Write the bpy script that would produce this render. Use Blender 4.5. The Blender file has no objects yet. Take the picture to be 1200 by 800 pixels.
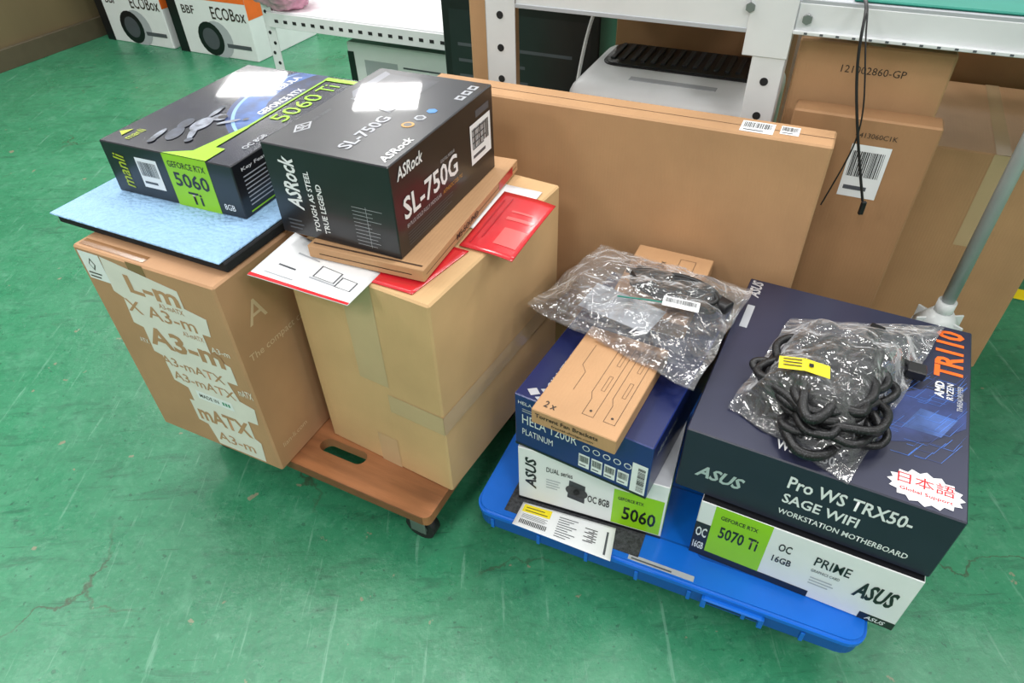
import bpy, bmesh, math, random
from mathutils import Vector, Matrix, noise
random.seed(7)
SC=bpy.context.scene
COL=SC.collection
try:
    SC.view_settings.view_transform='Standard'
    SC.view_settings.look='None'
    SC.view_settings.exposure=0.0
except Exception: pass

# ------------------------------------------------------------ materials
def lin(c):
    return tuple((x/255/12.92 if x/255<=.04045 else ((x/255+.055)/1.055)**2.4) for x in c)+(1,)
MATS={}
def mat(name,rgb,rough=.5,var=0.0,vscale=20,bump=0.0,bscale=60,metal=0,spec=.5,coat=0,emis=0,aniso=None,rgb2=None,crough=.12):
    if name in MATS: return MATS[name]
    m=bpy.data.materials.new(name);m.use_nodes=True;nt=m.node_tree
    b=nt.nodes['Principled BSDF'];b.inputs['Roughness'].default_value=rough
    b.inputs['Metallic'].default_value=metal
    b.inputs['Specular IOR Level'].default_value=spec
    b.inputs['Coat Weight'].default_value=coat
    b.inputs['Coat Roughness'].default_value=crough
    c=lin(rgb)
    tc=nt.nodes.new('ShaderNodeTexCoord')
    mp=nt.nodes.new('ShaderNodeMapping');nt.links.new(tc.outputs['Object'],mp.inputs[0])
    if aniso: mp.inputs['Scale'].default_value=aniso
    n=nt.nodes.new('ShaderNodeTexNoise');n.inputs['Scale'].default_value=vscale;n.inputs['Detail'].default_value=6
    nt.links.new(mp.outputs[0],n.inputs['Vector'])
    cr=nt.nodes.new('ShaderNodeValToRGB')
    cr.color_ramp.elements[0].position=.3;cr.color_ramp.elements[1].position=.7
    d=lin(rgb2) if rgb2 else tuple(x*(1-var) for x in c[:3])+(1,)
    e=c if rgb2 else tuple(min(1,x*(1+var)) for x in c[:3])+(1,)
    cr.color_ramp.elements[0].color=d;cr.color_ramp.elements[1].color=e
    nt.links.new(n.outputs[0],cr.inputs[0]);nt.links.new(cr.outputs[0],b.inputs['Base Color'])
    if bump:
        n2=nt.nodes.new('ShaderNodeTexNoise');n2.inputs['Scale'].default_value=bscale;n2.inputs['Detail'].default_value=4
        nt.links.new(mp.outputs[0],n2.inputs['Vector'])
        bp=nt.nodes.new('ShaderNodeBump');bp.inputs['Strength'].default_value=bump;bp.inputs['Distance'].default_value=.002
        nt.links.new(n2.outputs[0],bp.inputs['Height']);nt.links.new(bp.outputs[0],b.inputs['Normal'])
    if emis:
        b.inputs['Emission Color'].default_value=c;b.inputs['Emission Strength'].default_value=emis
    MATS[name]=m
    return m
def cardboard(name,rgb,rough=.62):
    m=mat(name,rgb,rough,var=.09,vscale=7,spec=.3)
    nt=m.node_tree;b=nt.nodes['Principled BSDF']
    tc=nt.nodes.new('ShaderNodeTexCoord')
    w=nt.nodes.new('ShaderNodeTexWave');w.inputs['Scale'].default_value=55;w.inputs['Distortion'].default_value=.6;w.bands_direction='X'
    n=nt.nodes.new('ShaderNodeTexNoise');n.inputs['Scale'].default_value=14;n.inputs['Detail'].default_value=5
    nt.links.new(tc.outputs['Object'],w.inputs['Vector']);nt.links.new(tc.outputs['Object'],n.inputs['Vector'])
    ad=nt.nodes.new('ShaderNodeMath');ad.operation='MULTIPLY_ADD';ad.inputs[1].default_value=.10
    nt.links.new(w.outputs['Fac'],ad.inputs[0]);nt.links.new(n.outputs[0],ad.inputs[2])
    bp=nt.nodes.new('ShaderNodeBump');bp.inputs['Strength'].default_value=.3;bp.inputs['Distance'].default_value=.004
    nt.links.new(ad.outputs[0],bp.inputs['Height']);nt.links.new(bp.outputs[0],b.inputs['Normal'])
    return m
CB1=cardboard('cardboard_brown',(182,141,106))
CB2=cardboard('cardboard_tan',(203,167,122))
CB3=cardboard('cardboard_kraft',(187,146,107))
CB4=cardboard('cardboard_dull',(166,126,90))
BLACK=mat('print_black',(20,21,25),.32,.1,spec=.5,coat=.2)
BLK2=mat('print_charcoal',(33,34,39),.3,.1,coat=.2)
NAVY=mat('print_navy',(33,36,55),.42,.08,coat=.1)
NAVYT=mat('print_navy_top',(40,43,66),.4,.15,6,coat=.2)
BLUE=mat('print_blue',(24,44,112),.35,.2,8,coat=.2)
BLUED=mat('print_blue_dark',(20,32,84),.35,.15,8,coat=.2)
WHITE=mat('print_white',(232,233,235),.4,.02)
LGREY=mat('print_grey',(175,178,184),.4,.02)
DGREY=mat('print_dark_grey',(80,83,90),.4,.05)
SILV=mat('foil_silver',(205,208,214),.3,.03,metal=.4)
GREEN=mat('print_green',(148,206,22),.35,.04)
YEL=mat('print_yellow',(242,222,30),.4,.03)
YOL=mat('print_olive_yellow',(170,186,40),.4,.03)
GOLD=mat('print_gold',(190,140,50),.35,.05)
RED=mat('print_red',(208,40,48),.25,.08,coat=.5)
REDP=mat('print_red_dark',(180,30,40),.3,.06)
ORANGE=mat('print_orange',(240,110,40),.35,.05)
CYAN=mat('print_cyan',(60,130,200),.35,.2)
INK=mat('ink_dark',(52,42,34),.6,.05)
PALE=mat('ink_pale',(214,186,152),.6,.03)
WHP=mat('ink_white',(226,222,214),.6,.04)
TAPE=mat('packing_tape',(200,170,132),.16,.05,8,bump=.2,bscale=30,coat=.4)
TAPEB=mat('packing_tape_brown',(140,102,68),.25,.05,8,coat=.2)
SEAM=mat('seam_shadow',(70,48,30),.8,.1)
STEEL=mat('painted_steel',(220,222,224),.4,.04,12)
STEELD=mat('steel_hole',(28,28,30),.8)
FOAMB=mat('black_foam',(26,27,30),.9,.25,80,bump=.6,bscale=200)
RUB=mat('rubber_mat',(62,64,68),.9,.55,220,bump=.8,bscale=400)
BPLAS=mat('blue_plastic',(16,106,212),.35,.06,15)
BPLASD=mat('blue_plastic_dark',(10,80,165),.4,.06,15)
CASTB=mat('caster_rubber',(30,30,32),.6,.1)
CASTS=mat('caster_steel',(150,150,152),.35,.05,metal=.8)
WPLAS=mat('white_plastic',(230,232,234),.4,.02)
BPL=mat('black_plastic',(24,24,27),.35,.1)
TEAL=mat('teal_mat',(24,128,112),.6,.05)
PAPER=mat('paper_white',(236,238,240),.5,.02)

# ------------------------------------------------------------ helpers
def link(o,parent=None):
    COL.objects.link(o)
    if parent: o.parent=parent
    return o
def empty(name,loc=(0,0,0),rz=0):
    e=bpy.data.objects.new(name,None);e.empty_display_size=.05;e.location=loc;e.rotation_euler=(0,0,rz)
    return link(e)
def meshobj(name,verts,faces,m,parent=None,smooth=False):
    me=bpy.data.meshes.new(name);me.from_pydata([tuple(v) for v in verts],[],faces);me.update()
    if m: me.materials.append(m)
    if smooth:
        for p in me.polygons:p.use_smooth=True
    o=bpy.data.objects.new(name,me);return link(o,parent)
def boxm(name,p0,p1,m,parent=None,bev=.0015,seg=1,mats=None):
    bm=bmesh.new();bmesh.ops.create_cube(bm,size=1)
    s=[p1[i]-p0[i] for i in range(3)];c=[(p1[i]+p0[i])/2 for i in range(3)]
    for v in bm.verts: v.co=Vector((v.co.x*s[0]+c[0],v.co.y*s[1]+c[1],v.co.z*s[2]+c[2]))
    if bev: bmesh.ops.bevel(bm,geom=bm.edges[:],offset=min(bev,min(s)*.45),segments=seg,affect='EDGES',profile=.5)
    bm.normal_update()
    me=bpy.data.meshes.new(name)
    ml=[m]
    if mats:
        for k in mats: ml.append(mats[k])
        ks=list(mats)
        for f in bm.faces:
            n=f.normal
            key={'top':n.z,'bottom':-n.z,'front':-n.y,'back':n.y,'right':n.x,'left':-n.x}
            for i,k in enumerate(ks):
                if key[k]>.8: f.material_index=i+1
    bm.to_mesh(me);bm.free()
    for x in ml: me.materials.append(x)
    if seg>1:
        for p in me.polygons:p.use_smooth=True
    o=bpy.data.objects.new(name,me);return link(o,parent)
def cyl(name,r,h,loc,m,parent=None,axis='Z',seg=24,r2=None):
    bm=bmesh.new();bmesh.ops.create_cone(bm,cap_ends=True,segments=seg,radius1=r,radius2=r if r2 is None else r2,depth=h)
    me=bpy.data.meshes.new(name);bm.to_mesh(me);bm.free();me.materials.append(m)
    for p in me.polygons:
        if len(p.vertices)==4:p.use_smooth=True
    o=bpy.data.objects.new(name,me);o.location=loc
    if axis=='X':o.rotation_euler=(0,math.pi/2,0)
    if axis=='Y':o.rotation_euler=(math.pi/2,0,0)
    return link(o,parent)
def textmesh(s,size,bold=0,sx=1,align='LEFT',shear=0):
    cu=bpy.data.curves.new('txt','FONT');cu.body=s;cu.size=size;cu.offset=bold*size;cu.align_x=align;cu.shear=shear
    cu.resolution_u=2;cu.align_y='CENTER'
    o=bpy.data.objects.new('txt',cu);COL.objects.link(o)
    dg=bpy.context.evaluated_depsgraph_get()
    me=bpy.data.meshes.new_from_object(o.evaluated_get(dg))
    bpy.data.objects.remove(o)
    if sx!=1:
        for v in me.vertices:v.co.x*=sx
    return me
def tube(name,pts,r,m,parent=None,cyclic=False,res=3):
    cu=bpy.data.curves.new(name,'CURVE');cu.dimensions='3D';cu.bevel_depth=r;cu.bevel_resolution=res;cu.resolution_u=6
    sp=cu.splines.new('NURBS');sp.points.add(len(pts)-1)
    for i,p in enumerate(pts):sp.points[i].co=(*p,1)
    sp.use_cyclic_u=cyclic;sp.order_u=4;sp.use_endpoint_u=not cyclic
    cu.use_fill_caps=True
    o=bpy.data.objects.new(name,cu);COL.objects.link(o)
    dg=bpy.context.evaluated_depsgraph_get()
    me=bpy.data.meshes.new_from_object(o.evaluated_get(dg));bpy.data.objects.remove(o)
    me.materials.clear();me.materials.append(m)
    for p in me.polygons:p.use_smooth=True
    o=bpy.data.objects.new(name,me);return link(o,parent)

class BX:
    def __init__(s,name,F,psi,w,d,h,z,m,mats=None,bev=.0018):
        e1=Vector((math.cos(psi),math.sin(psi)))
        o=Vector(F)-w*e1
        s.w,s.d,s.h=w,d,h
        s.e=empty(name,(o.x,o.y,z),psi)
        s.body=boxm('body',(0,0,0),(w,d,h),m,s.e,bev,mats=mats)
    def fr(s,f):
        w,d,h=s.w,s.d,s.h;V=Vector
        return {'front':(V((0,0,0)),V((1,0,0)),V((0,0,1)),w,h),
                'right':(V((w,0,0)),V((0,1,0)),V((0,0,1)),d,h),
                'left':(V((0,d,0)),V((0,-1,0)),V((0,0,1)),d,h),
                'top':(V((0,0,h)),V((1,0,0)),V((0,1,0)),w,d),
                'topR':(V((w,0,h)),V((0,1,0)),V((-1,0,0)),d,w)}[f]
    def polys(s,f,plist,m,lift=.0003,name='print'):
        o,u,v,U,Vl=s.fr(f);n=u.cross(v);vs=[];fs=[]
        for p in plist:
            k=len(vs)
            for a,b in p: vs.append(o+u*(a*U)+v*(b*Vl)+n*lift)
            fs.append(tuple(range(k,k+len(p))))
        return meshobj(name,vs,fs,m,s.e)
    def rect(s,f,a0,b0,a1,b1,m,lift=.0003,name='print'):
        return s.polys(f,[[(a0,b0),(a1,b0),(a1,b1),(a0,b1)]],m,lift,name)
    def text(s,f,t,a,b,size,m,rot=0,lift=.0006,bold=.0,sx=1,align='LEFT',shear=0):
        o,u,v,U,Vl=s.fr(f);n=u.cross(v)
        me=textmesh(t,size,bold,sx,align,shear);me.materials.clear();me.materials.append(m)
        M=Matrix((u,v,n)).transposed().to_4x4();M.translation=o+u*(a*U)+v*(b*Vl)+n*lift
        ob=bpy.data.objects.new('lettering',me);link(ob,s.e)
        ob.matrix_local=M@Matrix.Rotation(rot,4,'Z')
        return ob
    def tb(s,f,t,a0,b0,a1,b1,m,vert=False,bold=.01,shear=0,lift=.0007):
        """text fitted exactly to the rectangle a0..a1 x b0..b1 (fractions of the face)"""
        o,u,v,U,Vl=s.fr(f);n=u.cross(v)
        me=textmesh(t,1,bold,1,'LEFT',shear);me.materials.clear();me.materials.append(m)
        xs=[q.co.x for q in me.vertices];ys=[q.co.y for q in me.vertices]
        x0,x1,y0,y1=min(xs),max(xs),min(ys),max(ys)
        W_=(a1-a0)*U;H_=(b1-b0)*Vl
        for q in me.vertices:
            p=(q.co.x-x0)/(x1-x0);r=(q.co.y-y0)/(y1-y0)
            if vert: X=a1*U-r*W_;Y=b0*Vl+p*H_
            else: X=a0*U+p*W_;Y=b0*Vl+r*H_
            q.co=o+u*X+v*Y+n*lift
        return link(bpy.data.objects.new('lettering',me),s.e)
    def barcode(s,f,a0,b0,a1,b1,vert=False,bg=True,seed=1):
        if bg: s.rect(f,a0,b0,a1,b1,PAPER,.0005,'label')
        rr=random.Random(seed);L=[];x=.08
        while x<.9:
            wd=rr.choice([.012,.02,.03])
            if not vert: L.append([(a0+(a1-a0)*x,b0+(b1-b0)*.4),(a0+(a1-a0)*(x+wd),b0+(b1-b0)*.4),(a0+(a1-a0)*(x+wd),b0+(b1-b0)*.88),(a0+(a1-a0)*x,b0+(b1-b0)*.88)])
            else: L.append([(a0+(a1-a0)*.4,b0+(b1-b0)*x),(a0+(a1-a0)*.88,b0+(b1-b0)*x),(a0+(a1-a0)*.88,b0+(b1-b0)*(x+wd)),(a0+(a1-a0)*.4,b0+(b1-b0)*(x+wd))])
            x+=wd+rr.choice([.012,.02,.03])
        s.polys(f,L,BLACK,.0008,'barcode')
        if not vert: s.rect(f,a0+(a1-a0)*.1,b0+(b1-b0)*.14,a0+(a1-a0)*.7,b0+(b1-b0)*.22,DGREY,.0008)
    def lines(s,f,a0,b0,a1,b1,n,m,lift=.0005,seed=3,thick=.4):
        rr=random.Random(seed);L=[]
        for i in range(n):
            y=b0+(b1-b0)*(i+.5)/n;t=(b1-b0)/n*thick/2;e=a0+(a1-a0)*rr.uniform(.55,1)
            L.append([(a0,y-t),(e,y-t),(e,y+t),(a0,y+t)])
        s.polys(f,L,m,lift,'small_print')
    def disc(s,f,a,b,r,m,lift=.0006,n=20,hexa=False):
        o,u,v,U,Vl=s.fr(f);n=6 if hexa else n
        s.polys(f,[[(a+r*math.cos(i*2*math.pi/n)/U,b+r*math.sin(i*2*math.pi/n)/Vl) for i in range(n)]],m,lift,'badge')

E1=Vector((.9004,-.4350));E2=Vector((.4350,.9004));PSI=-.45
def W(a,b,z=None):
    p=E1*a+E2*b
    return Vector((p.x,p.y)) if z is None else Vector((p.x,p.y,z))

# ------------------------------------------------------------ room
fl=bpy.data.materials.new('green_floor_paint');fl.use_nodes=True;nt=fl.node_tree;N=nt.nodes;Lk=nt.links
b=N['Principled BSDF'];tc=N.new('ShaderNodeTexCoord')
def nz(scale,detail=6,dist=0,sc=None,rough=.55):
    n=N.new('ShaderNodeTexNoise');n.inputs['Scale'].default_value=scale;n.inputs['Detail'].default_value=detail;n.inputs['Distortion'].default_value=dist;n.inputs['Roughness'].default_value=rough
    if sc:
        mp=N.new('ShaderNodeMapping');mp.inputs['Scale'].default_value=sc[0];mp.inputs['Rotation'].default_value=(0,0,sc[1]);Lk.new(tc.outputs['Object'],mp.inputs[0]);Lk.new(mp.outputs[0],n.inputs['Vector'])
    else: Lk.new(tc.outputs['Object'],n.inputs['Vector'])
    return n
def ramp(src,p0,p1,c0=(0,0,0,1),c1=(1,1,1,1)):
    r=N.new('ShaderNodeValToRGB');r.color_ramp.elements[0].position=p0;r.color_ramp.elements[1].position=p1
    r.color_ramp.elements[0].color=c0;r.color_ramp.elements[1].color=c1;Lk.new(src,r.inputs[0]);return r
def mix(fac,a,bb):
    m=N.new('ShaderNodeMix');m.data_type='RGBA';Lk.new(fac,m.inputs[0])
    for s,i in ((a,6),(bb,7)):
        if isinstance(s,tuple): m.inputs[i].default_value=s
        else: Lk.new(s,m.inputs[i])
    return m.outputs[2]
def mul(a,bb):
    m=N.new('ShaderNodeMath');m.operation='MULTIPLY'
    Lk.new(a,m.inputs[0])
    if isinstance(bb,float): m.inputs[1].default_value=bb
    else: Lk.new(bb,m.inputs[1])
    return m.outputs[0]
base=ramp(nz(2.2,8).outputs[0],.3,.72,lin((42,122,86)),lin((62,142,104)))
pat=ramp(nz(11,10,.8,None,.75).outputs[0],.50,.64)
c=mix(mul(pat.outputs[0],.38),base.outputs[0],lin((92,158,126)))
pat2=ramp(nz(38,9,.4,None,.75).outputs[0],.49,.62)
c=mix(mul(pat2.outputs[0],.34),c,lin((32,94,70)))
pat3=ramp(nz(90,6,.2,None,.7).outputs[0],.54,.66)
c=mix(mul(pat3.outputs[0],.25),c,lin((110,168,140)))
sc1=ramp(nz(5,9,1.2,((1,5,1),.7),.7).outputs[0],.55,.66)
c=mix(mul(sc1.outputs[0],.5),c,lin((34,84,64)))
sc2=ramp(nz(4,9,.3,((14,1,1),.35),.7).outputs[0],.60,.66)
c=mix(mul(sc2.outputs[0],.42),c,lin((126,176,152)))
sc3=ramp(nz(5,9,.3,((1,16,1),-.5),.7).outputs[0],.62,.67)
c=mix(mul(sc3.outputs[0],.55),c,lin((38,82,62)))
vo=N.new('ShaderNodeTexVoronoi');vo.feature='DISTANCE_TO_EDGE';vo.inputs['Scale'].default_value=2.3
wn=nz(6,8);vm=N.new('ShaderNodeVectorMath');vm.operation='MULTIPLY_ADD';vm.inputs[1].default_value=(.25,.25,0)
Lk.new(wn.outputs['Color'],vm.inputs[0]);Lk.new(tc.outputs['Object'],vm.inputs[2]);Lk.new(vm.outputs[0],vo.inputs['Vector'])
cr=ramp(vo.outputs['Distance'],.002,.007,(1,1,1,1),(0,0,0,1))
mk=ramp(nz(2.6,3).outputs[0],.5,.6)
ck=mul(cr.outputs[0],mk.outputs[0])
c=mix(mul(ck,.75),c,lin((66,66,50)))
v2=N.new('ShaderNodeTexNoise');v2.inputs['Scale'].default_value=24;v2.inputs['Detail'].default_value=5;Lk.new(tc.outputs['Object'],v2.inputs['Vector'])
chips=ramp(v2.outputs[0],.70,.715)
c=mix(mul(chips.outputs[0],.75),c,lin((142,134,112)))
sp=ramp(nz(70,2).outputs[0],.66,.71)
c=mix(mul(sp.outputs[0],.55),c,lin((28,76,58)))
Lk.new(c,b.inputs['Base Color'])
rr=ramp(nz(7,5).outputs[0],.35,.7,(.24,.24,.24,1),(.46,.46,.46,1));Lk.new(rr.outputs[0],b.inputs['Roughness'])
bp=N.new('ShaderNodeBump');bp.inputs['Strength'].default_value=.5;bp.inputs['Distance'].default_value=.004
Lk.new(nz(18,9,0,None,.68).outputs[0],bp.inputs['Height']);Lk.new(bp.outputs[0],b.inputs['Normal'])
def ab(a,b_,z): 
    p=W(a,b_);return (p.x,p.y,z)
A0,A1,B0,B1=-3.6,4.2,-2.5,8.0
meshobj('floor',[ab(A0,B0,0),ab(A1,B0,0),ab(A1,B1,0),ab(A0,B1,0)],[(0,1,2,3)],fl)
WALL=mat('wall_board',(104,92,64),.7,.18,3,aniso=(1,1,.2))
WALL2=mat('wall_paint',(190,190,186),.8,.04,3)
def wall(name,a0,b0,a1,b1,m,h=3):
    meshobj(name,[ab(a0,b0,0),ab(a1,b1,0),ab(a1,b1,h),ab(a0,b0,h)],[(0,1,2,3)],m)
wall('wall_left',A0,B0,A0,B1,WALL,1.75);wall('wall_back',A0,B1,A1,B1,WALL2);wall('wall_right',A1,B0,A1,B1,WALL2);wall('wall_front',A0,B0,A1,B0,WALL2)  # left wall's top lowered so a far lamp can mirror in the glossy lid
bb=empty('baseboard_left',W(A0,0,0),PSI)
boxm('board',(0.005,B0+.02,0),(.03,B1-.02,.09),mat('baseboard_brown',(82,74,56),.6,.1),bb)
meshobj('trim_1',[ab(.56,1.80,.001),ab(3.5,1.80,.001),ab(3.5,1.85,.001),ab(.56,1.85,.001)],[(0,1,2,3)],YEL)

# ------------------------------------------------------------ left stacks
WOOD=mat('dolly_plywood',(156,104,68),.5,.35,5,aniso=(1,7,1),bump=.15)
def plat_hole(name,w,d,z0,z1,hx0,hx1,hy0,hy1,m,parent,r=.02):
    def ring(x0,x1,y0,y1,r,n=6):
        out=[]
        for cx,cy,a in ((x1-r,y0+r,-90),(x1-r,y1-r,0),(x0+r,y1-r,90),(x0+r,y0+r,180)):
            for i in range(n+1):
                t=math.radians(a+90*i/n);out.append((cx+r*math.cos(t),cy+r*math.sin(t)))
        return out
    o=ring(0,w,0,d,r);h=ring(hx0,hx1,hy0,hy1,min(hy1-hy0,hx1-hx0)/2-.0005)
    n=len(o);vs=[]
    for z in (z1,z0):
        for ringp in (o,h): vs+= [(x,y,z) for x,y in ringp]
    fs=[]
    for i in range(n):
        j=(i+1)%n
        fs.append((i,j,n+j,n+i));fs.append((2*n+j,2*n+i,3*n+i,3*n+j))
        fs.append((j,i,2*n+i,2*n+j));fs.append((n+i,n+j,3*n+j,3*n+i))
    return meshobj(name,vs,fs,m,parent)
def caster(parent,x,y,ztop,r=.03):
    boxm('caster_plate',(x-.03,y-.025,ztop-.006),(x+.03,y+.025,ztop),CASTS,parent,.001)
    boxm('caster_fork_a',(x-.016,y-.017,r*.8),(x+.016,y-.014,ztop-.005),CASTS,parent,.001)
    boxm('caster_fork_b',(x-.016,y+.014,r*.8),(x+.016,y+.017,ztop-.005),CASTS,parent,.001)
    cyl('caster_wheel',r,.022,(x,y,r),CASTB,parent,'Y')
    cyl('caster_hub',r*.5,.025,(x,y,r),CASTS,parent,'Y')
pd=-.48;wd=.60
e1=Vector((math.cos(pd),math.sin(pd)));o=Vector((-.15,.665))-wd*e1
wdl=empty('wooden_dolly',(o.x,o.y,0),pd)
plat_hole('plate',wd,.42,.108,.1295,.33,.43,.045,.075,WOOD,wdl,.012)
PLYE=mat('ply_edge',(120,78,48),.6,.3,40,aniso=(1,1,30))
boxm('edge_front',(.012,-.0012,.1085),(wd-.012,.001,.1285),PLYE,wdl,.0005)
for x,y in ((.06,.05),(wd-.05,.045),(.06,.37),(wd-.05,.37)): caster(wdl,x,y,.108)

# left carton
LC=BX('printed_cardboard_box',(-.419,.778),-.459,.289,.375,.407,.13,CB1,bev=.003)
LC.rect('top',0,.47,1,.48,SEAM,.0004,'seam')
LC.rect('top',0,.42,1,.54,TAPEB,.0007,'tape')
LC.rect('top',.03,.02,.5,.06,TAPEB,.0007,'tape')
LC.rect('front',.40,.88,.52,1,TAPEB,.0003,'tape')
LC.polys('front',[[(.20,.985),(.72,.93),(.72,.85),(.86,.83),(.84,.74),(.78,.74),(.78,.63),(.90,.60),(.90,.50),(.82,.50),(.86,.40),(.96,.38),(.94,.28),(.86,.28),(.86,.17),(.90,.15),(.88,.02),(.50,.02),(.47,.14),(.40,.15),(.40,.28),(.44,.28),(.44,.36),(.34,.38),(.34,.52),(.28,.53),(.29,.66),(.22,.67),(.24,.80),(.18,.82)]],WHP,.0006)
BR=CB1
LC.tb('front','L-m',.33,.845,.70,.93,BR,bold=.03,lift=.0009)
LC.tb('front','X A3-m',.235,.735,.75,.80,BR,lift=.0009)
LC.tb('front','A3-mATX',.52,.81,.70,.835,BR,lift=.0009)
LC.tb('front','A3-m',.30,.575,.86,.68,BR,bold=.03,lift=.0009)
LC.tb('front','A3-mATX',.32,.475,.80,.525,BR,lift=.0009)
LC.tb('front','A3-mATX',.36,.395,.84,.445,BR,lift=.0009)
LC.tb('front','A3-mATX',.62,.695,.77,.72,BR,lift=.0009)
LC.tb('front','mATX',.43,.165,.85,.26,BR,bold=.03,lift=.0009)
LC.tb('front','A3-m',.52,.055,.82,.115,BR,lift=.0009)
LC.tb('front','A3-m',.80,.655,.93,.685,WHP);LC.tb('front','mATX',.88,.44,.985,.48,WHP);LC.tb('front','ATX',.20,.565,.27,.59,WHP)
LC.rect('front',.03,.855,.19,.985,PAPER,.0007,'label')
LC.polys('front',[[(.08,.93),(.105,.96),(.13,.93),(.105,.90)]],INK,.0009)
LC.polys('front',[[(.088,.93),(.105,.95),(.122,.93),(.105,.91)]],PAPER,.0011)
LC.lines('front',.045,.86,.17,.895,2,INK,.0009)
LC.rect('front',.50,.315,.78,.365,PAPER,.0011,'label');LC.tb('front','MADE IN',.52,.328,.67,.350,INK,lift=.0013)
LC.polys('front',[[(.70+i*.022,.33),(.714+i*.022,.33),(.714+i*.022,.35),(.70+i*.022,.35)] for i in range(3)],mat('dot_green',(60,140,110),.5),.0013)
LC.text('right','A',.10,.80,.06,PALE,0);LC.text('right','The compact case',.045,.63,.020,PALE)
LC.text('right','lian-li.com',.05,.12,.016,PALE)

# pad
PD=BX('foam_pad',(-.407,.813),-.464,.357,.33,.0165,.538,FOAMB,bev=.002)
ps=mat('pad_blue',(150,190,228),.7,.03,30)
nt=ps.node_tree;vo=nt.nodes.new('ShaderNodeTexVoronoi');vo.inputs['Scale'].default_value=130;t2=nt.nodes.new('ShaderNodeTexCoord');nt.links.new(t2.outputs['Object'],vo.inputs['Vector'])
bpn=nt.nodes.new('ShaderNodeBump');bpn.inputs['Strength'].default_value=.9;bpn.inputs['Distance'].default_value=.004;bpn.invert=True
nt.links.new(vo.outputs['Distance'],bpn.inputs['Height']);nt.links.new(bpn.outputs[0],nt.nodes['Principled BSDF'].inputs['Normal'])
boxm('blue_sheet',(-.006,-.006,.0165),(.352,.336,.0195),ps,PD.e,.001)

# GPU box (space art)
G=BX('graphics_card_box',(-.406,.929),-.424,.265,.361,.089,.5577,BLK2,{'top':mat('space_navy',(15,19,36),.25,.6,9,coat=.8,crough=.035),'right':BLACK},bev=.0015)
def gm(n,c,v=.1,s=12): return mat(n,c,.3,v,s,coat=.8,crough=.035)
def clipdisc(cx,cy,r,U,V,v0=.004,n=120):
    q=[]
    for i in range(n):
        t=i*2*math.pi/n;x=cx+r*math.cos(t);y=cy+r*math.sin(t)
        p=(min(max(x,0.004),U-.004)/U,min(max(y,v0),V-.004)/V)
        if not q or (abs(p[0]-q[-1][0])>1e-5 or abs(p[1]-q[-1][1])>1e-5): q.append(p)
    return q
U,V=.361,.265
v0=.27*V
G.polys('topR',[clipdisc(.262,-.035,.205,U,V,v0)],gm('earth_halo',(30,60,120)),.0003)
G.polys('topR',[clipdisc(.262,-.035,.196,U,V,v0)],gm('earth_glow',(140,185,230)),.0005)
G.polys('topR',[clipdisc(.266,-.042,.198,U,V,v0)],gm('earth_blue',(40,88,158),.6,30),.0007)
G.polys('topR',[clipdisc(.285,-.07,.185,U,V,v0)],gm('earth_deep',(20,42,88),.9,34),.0009)
astr=gm('astronaut_grey',(140,146,160),.7,70);astd=gm('astronaut_dark',(66,72,86),.6,60)
def ell(cx,cy,rx,ry,rot=0,n=18,asp=None):
    asp=U/V if asp is None else asp
    return [(cx+(rx*math.cos(t)*math.cos(rot)-ry*math.sin(t)*math.sin(rot)),cy+(rx*math.cos(t)*math.sin(rot)+ry*math.sin(t)*math.cos(rot))*asp) for t in [i*2*math.pi/n for i in range(n)]]
G.polys('topR',[ell(.17,.62,.07,.034,.35)],astd,.0010)
G.polys('topR',[ell(.29,.56,.075,.040,.15)],astr,.0012);G.polys('topR',[ell(.27,.66,.055,.030,.2)],astd,.0013)
G.polys('topR',[ell(.375,.52,.036,.034)],astr,.0014);G.polys('topR',[ell(.385,.505,.024,.022)],BLACK,.0016)
G.polys('topR',[ell(.42,.60,.06,.013,.15),ell(.35,.42,.055,.013,-.7),ell(.20,.52,.07,.016,.5),ell(.13,.70,.065,.015,.2)],astr,.0015)
G.polys('topR',[ell(.475,.615,.014,.013),ell(.40,.34,.014,.013),ell(.075,.68,.022,.016),ell(.135,.47,.022,.016)],astd,.0017)
rs_=random.Random(2)
G.polys('topR',[[(x,y),(x+.003,y),(x+.003,y+.004),(x,y+.004)] for x,y in [(rs_.uniform(.03,.95),rs_.uniform(.72,.97)) for _ in range(40)]],LGREY,.0009,'stars')
G.tb('topR','NEBULA',.72,.44,.93,.50,WHITE,lift=.0014,bold=.02)
G.tb('topR','GEFORCE RTX',.47,.285,.80,.345,WHITE,lift=.0014,bold=.02)
G.tb('topR','5060',.44,.09,.76,.215,GREEN,lift=.0010,bold=.0);G.tb('topR','Ti',.80,.09,.89,.215,GREEN,lift=.0010,bold=.0)
G.polys('topR',[[(.0,.175),(.0,.50),(.06,.34),(.34,.27),(.34,.245),(.12,.245),(.12,.175)]],GREEN,.0012)
G.rect('topR',.34,.252,.97,.268,GREEN,.001);G.rect('topR',.935,.0,.975,.27,GREEN,.0012)
G.tb('topR','manli',.05,.82,.15,.88,YOL,lift=.001,bold=.0);G.polys('topR',[[(.07,.91),(.10,.97),(.14,.91)]],YOL,.001);G.tb('topR','OC 8GB',.15,.06,.30,.10,LGREY,lift=.001)
G.rect('front',.49,0,.82,1,GREEN,.0003);G.tb('front','GEFORCE RTX',.515,.76,.795,.88,BLACK)
G.tb('front','5060',.53,.40,.79,.68,BLACK,bold=.02);G.tb('front','Ti',.60,.08,.70,.32,BLACK,bold=.02)
G.tb('front','manli',.07,.14,.16,.80,YOL,True,bold=.01,shear=.2);G.barcode('front',.25,.22,.42,.80,seed=4)
G.tb('front','8GB',.86,.12,.94,.24,WHITE)
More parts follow.
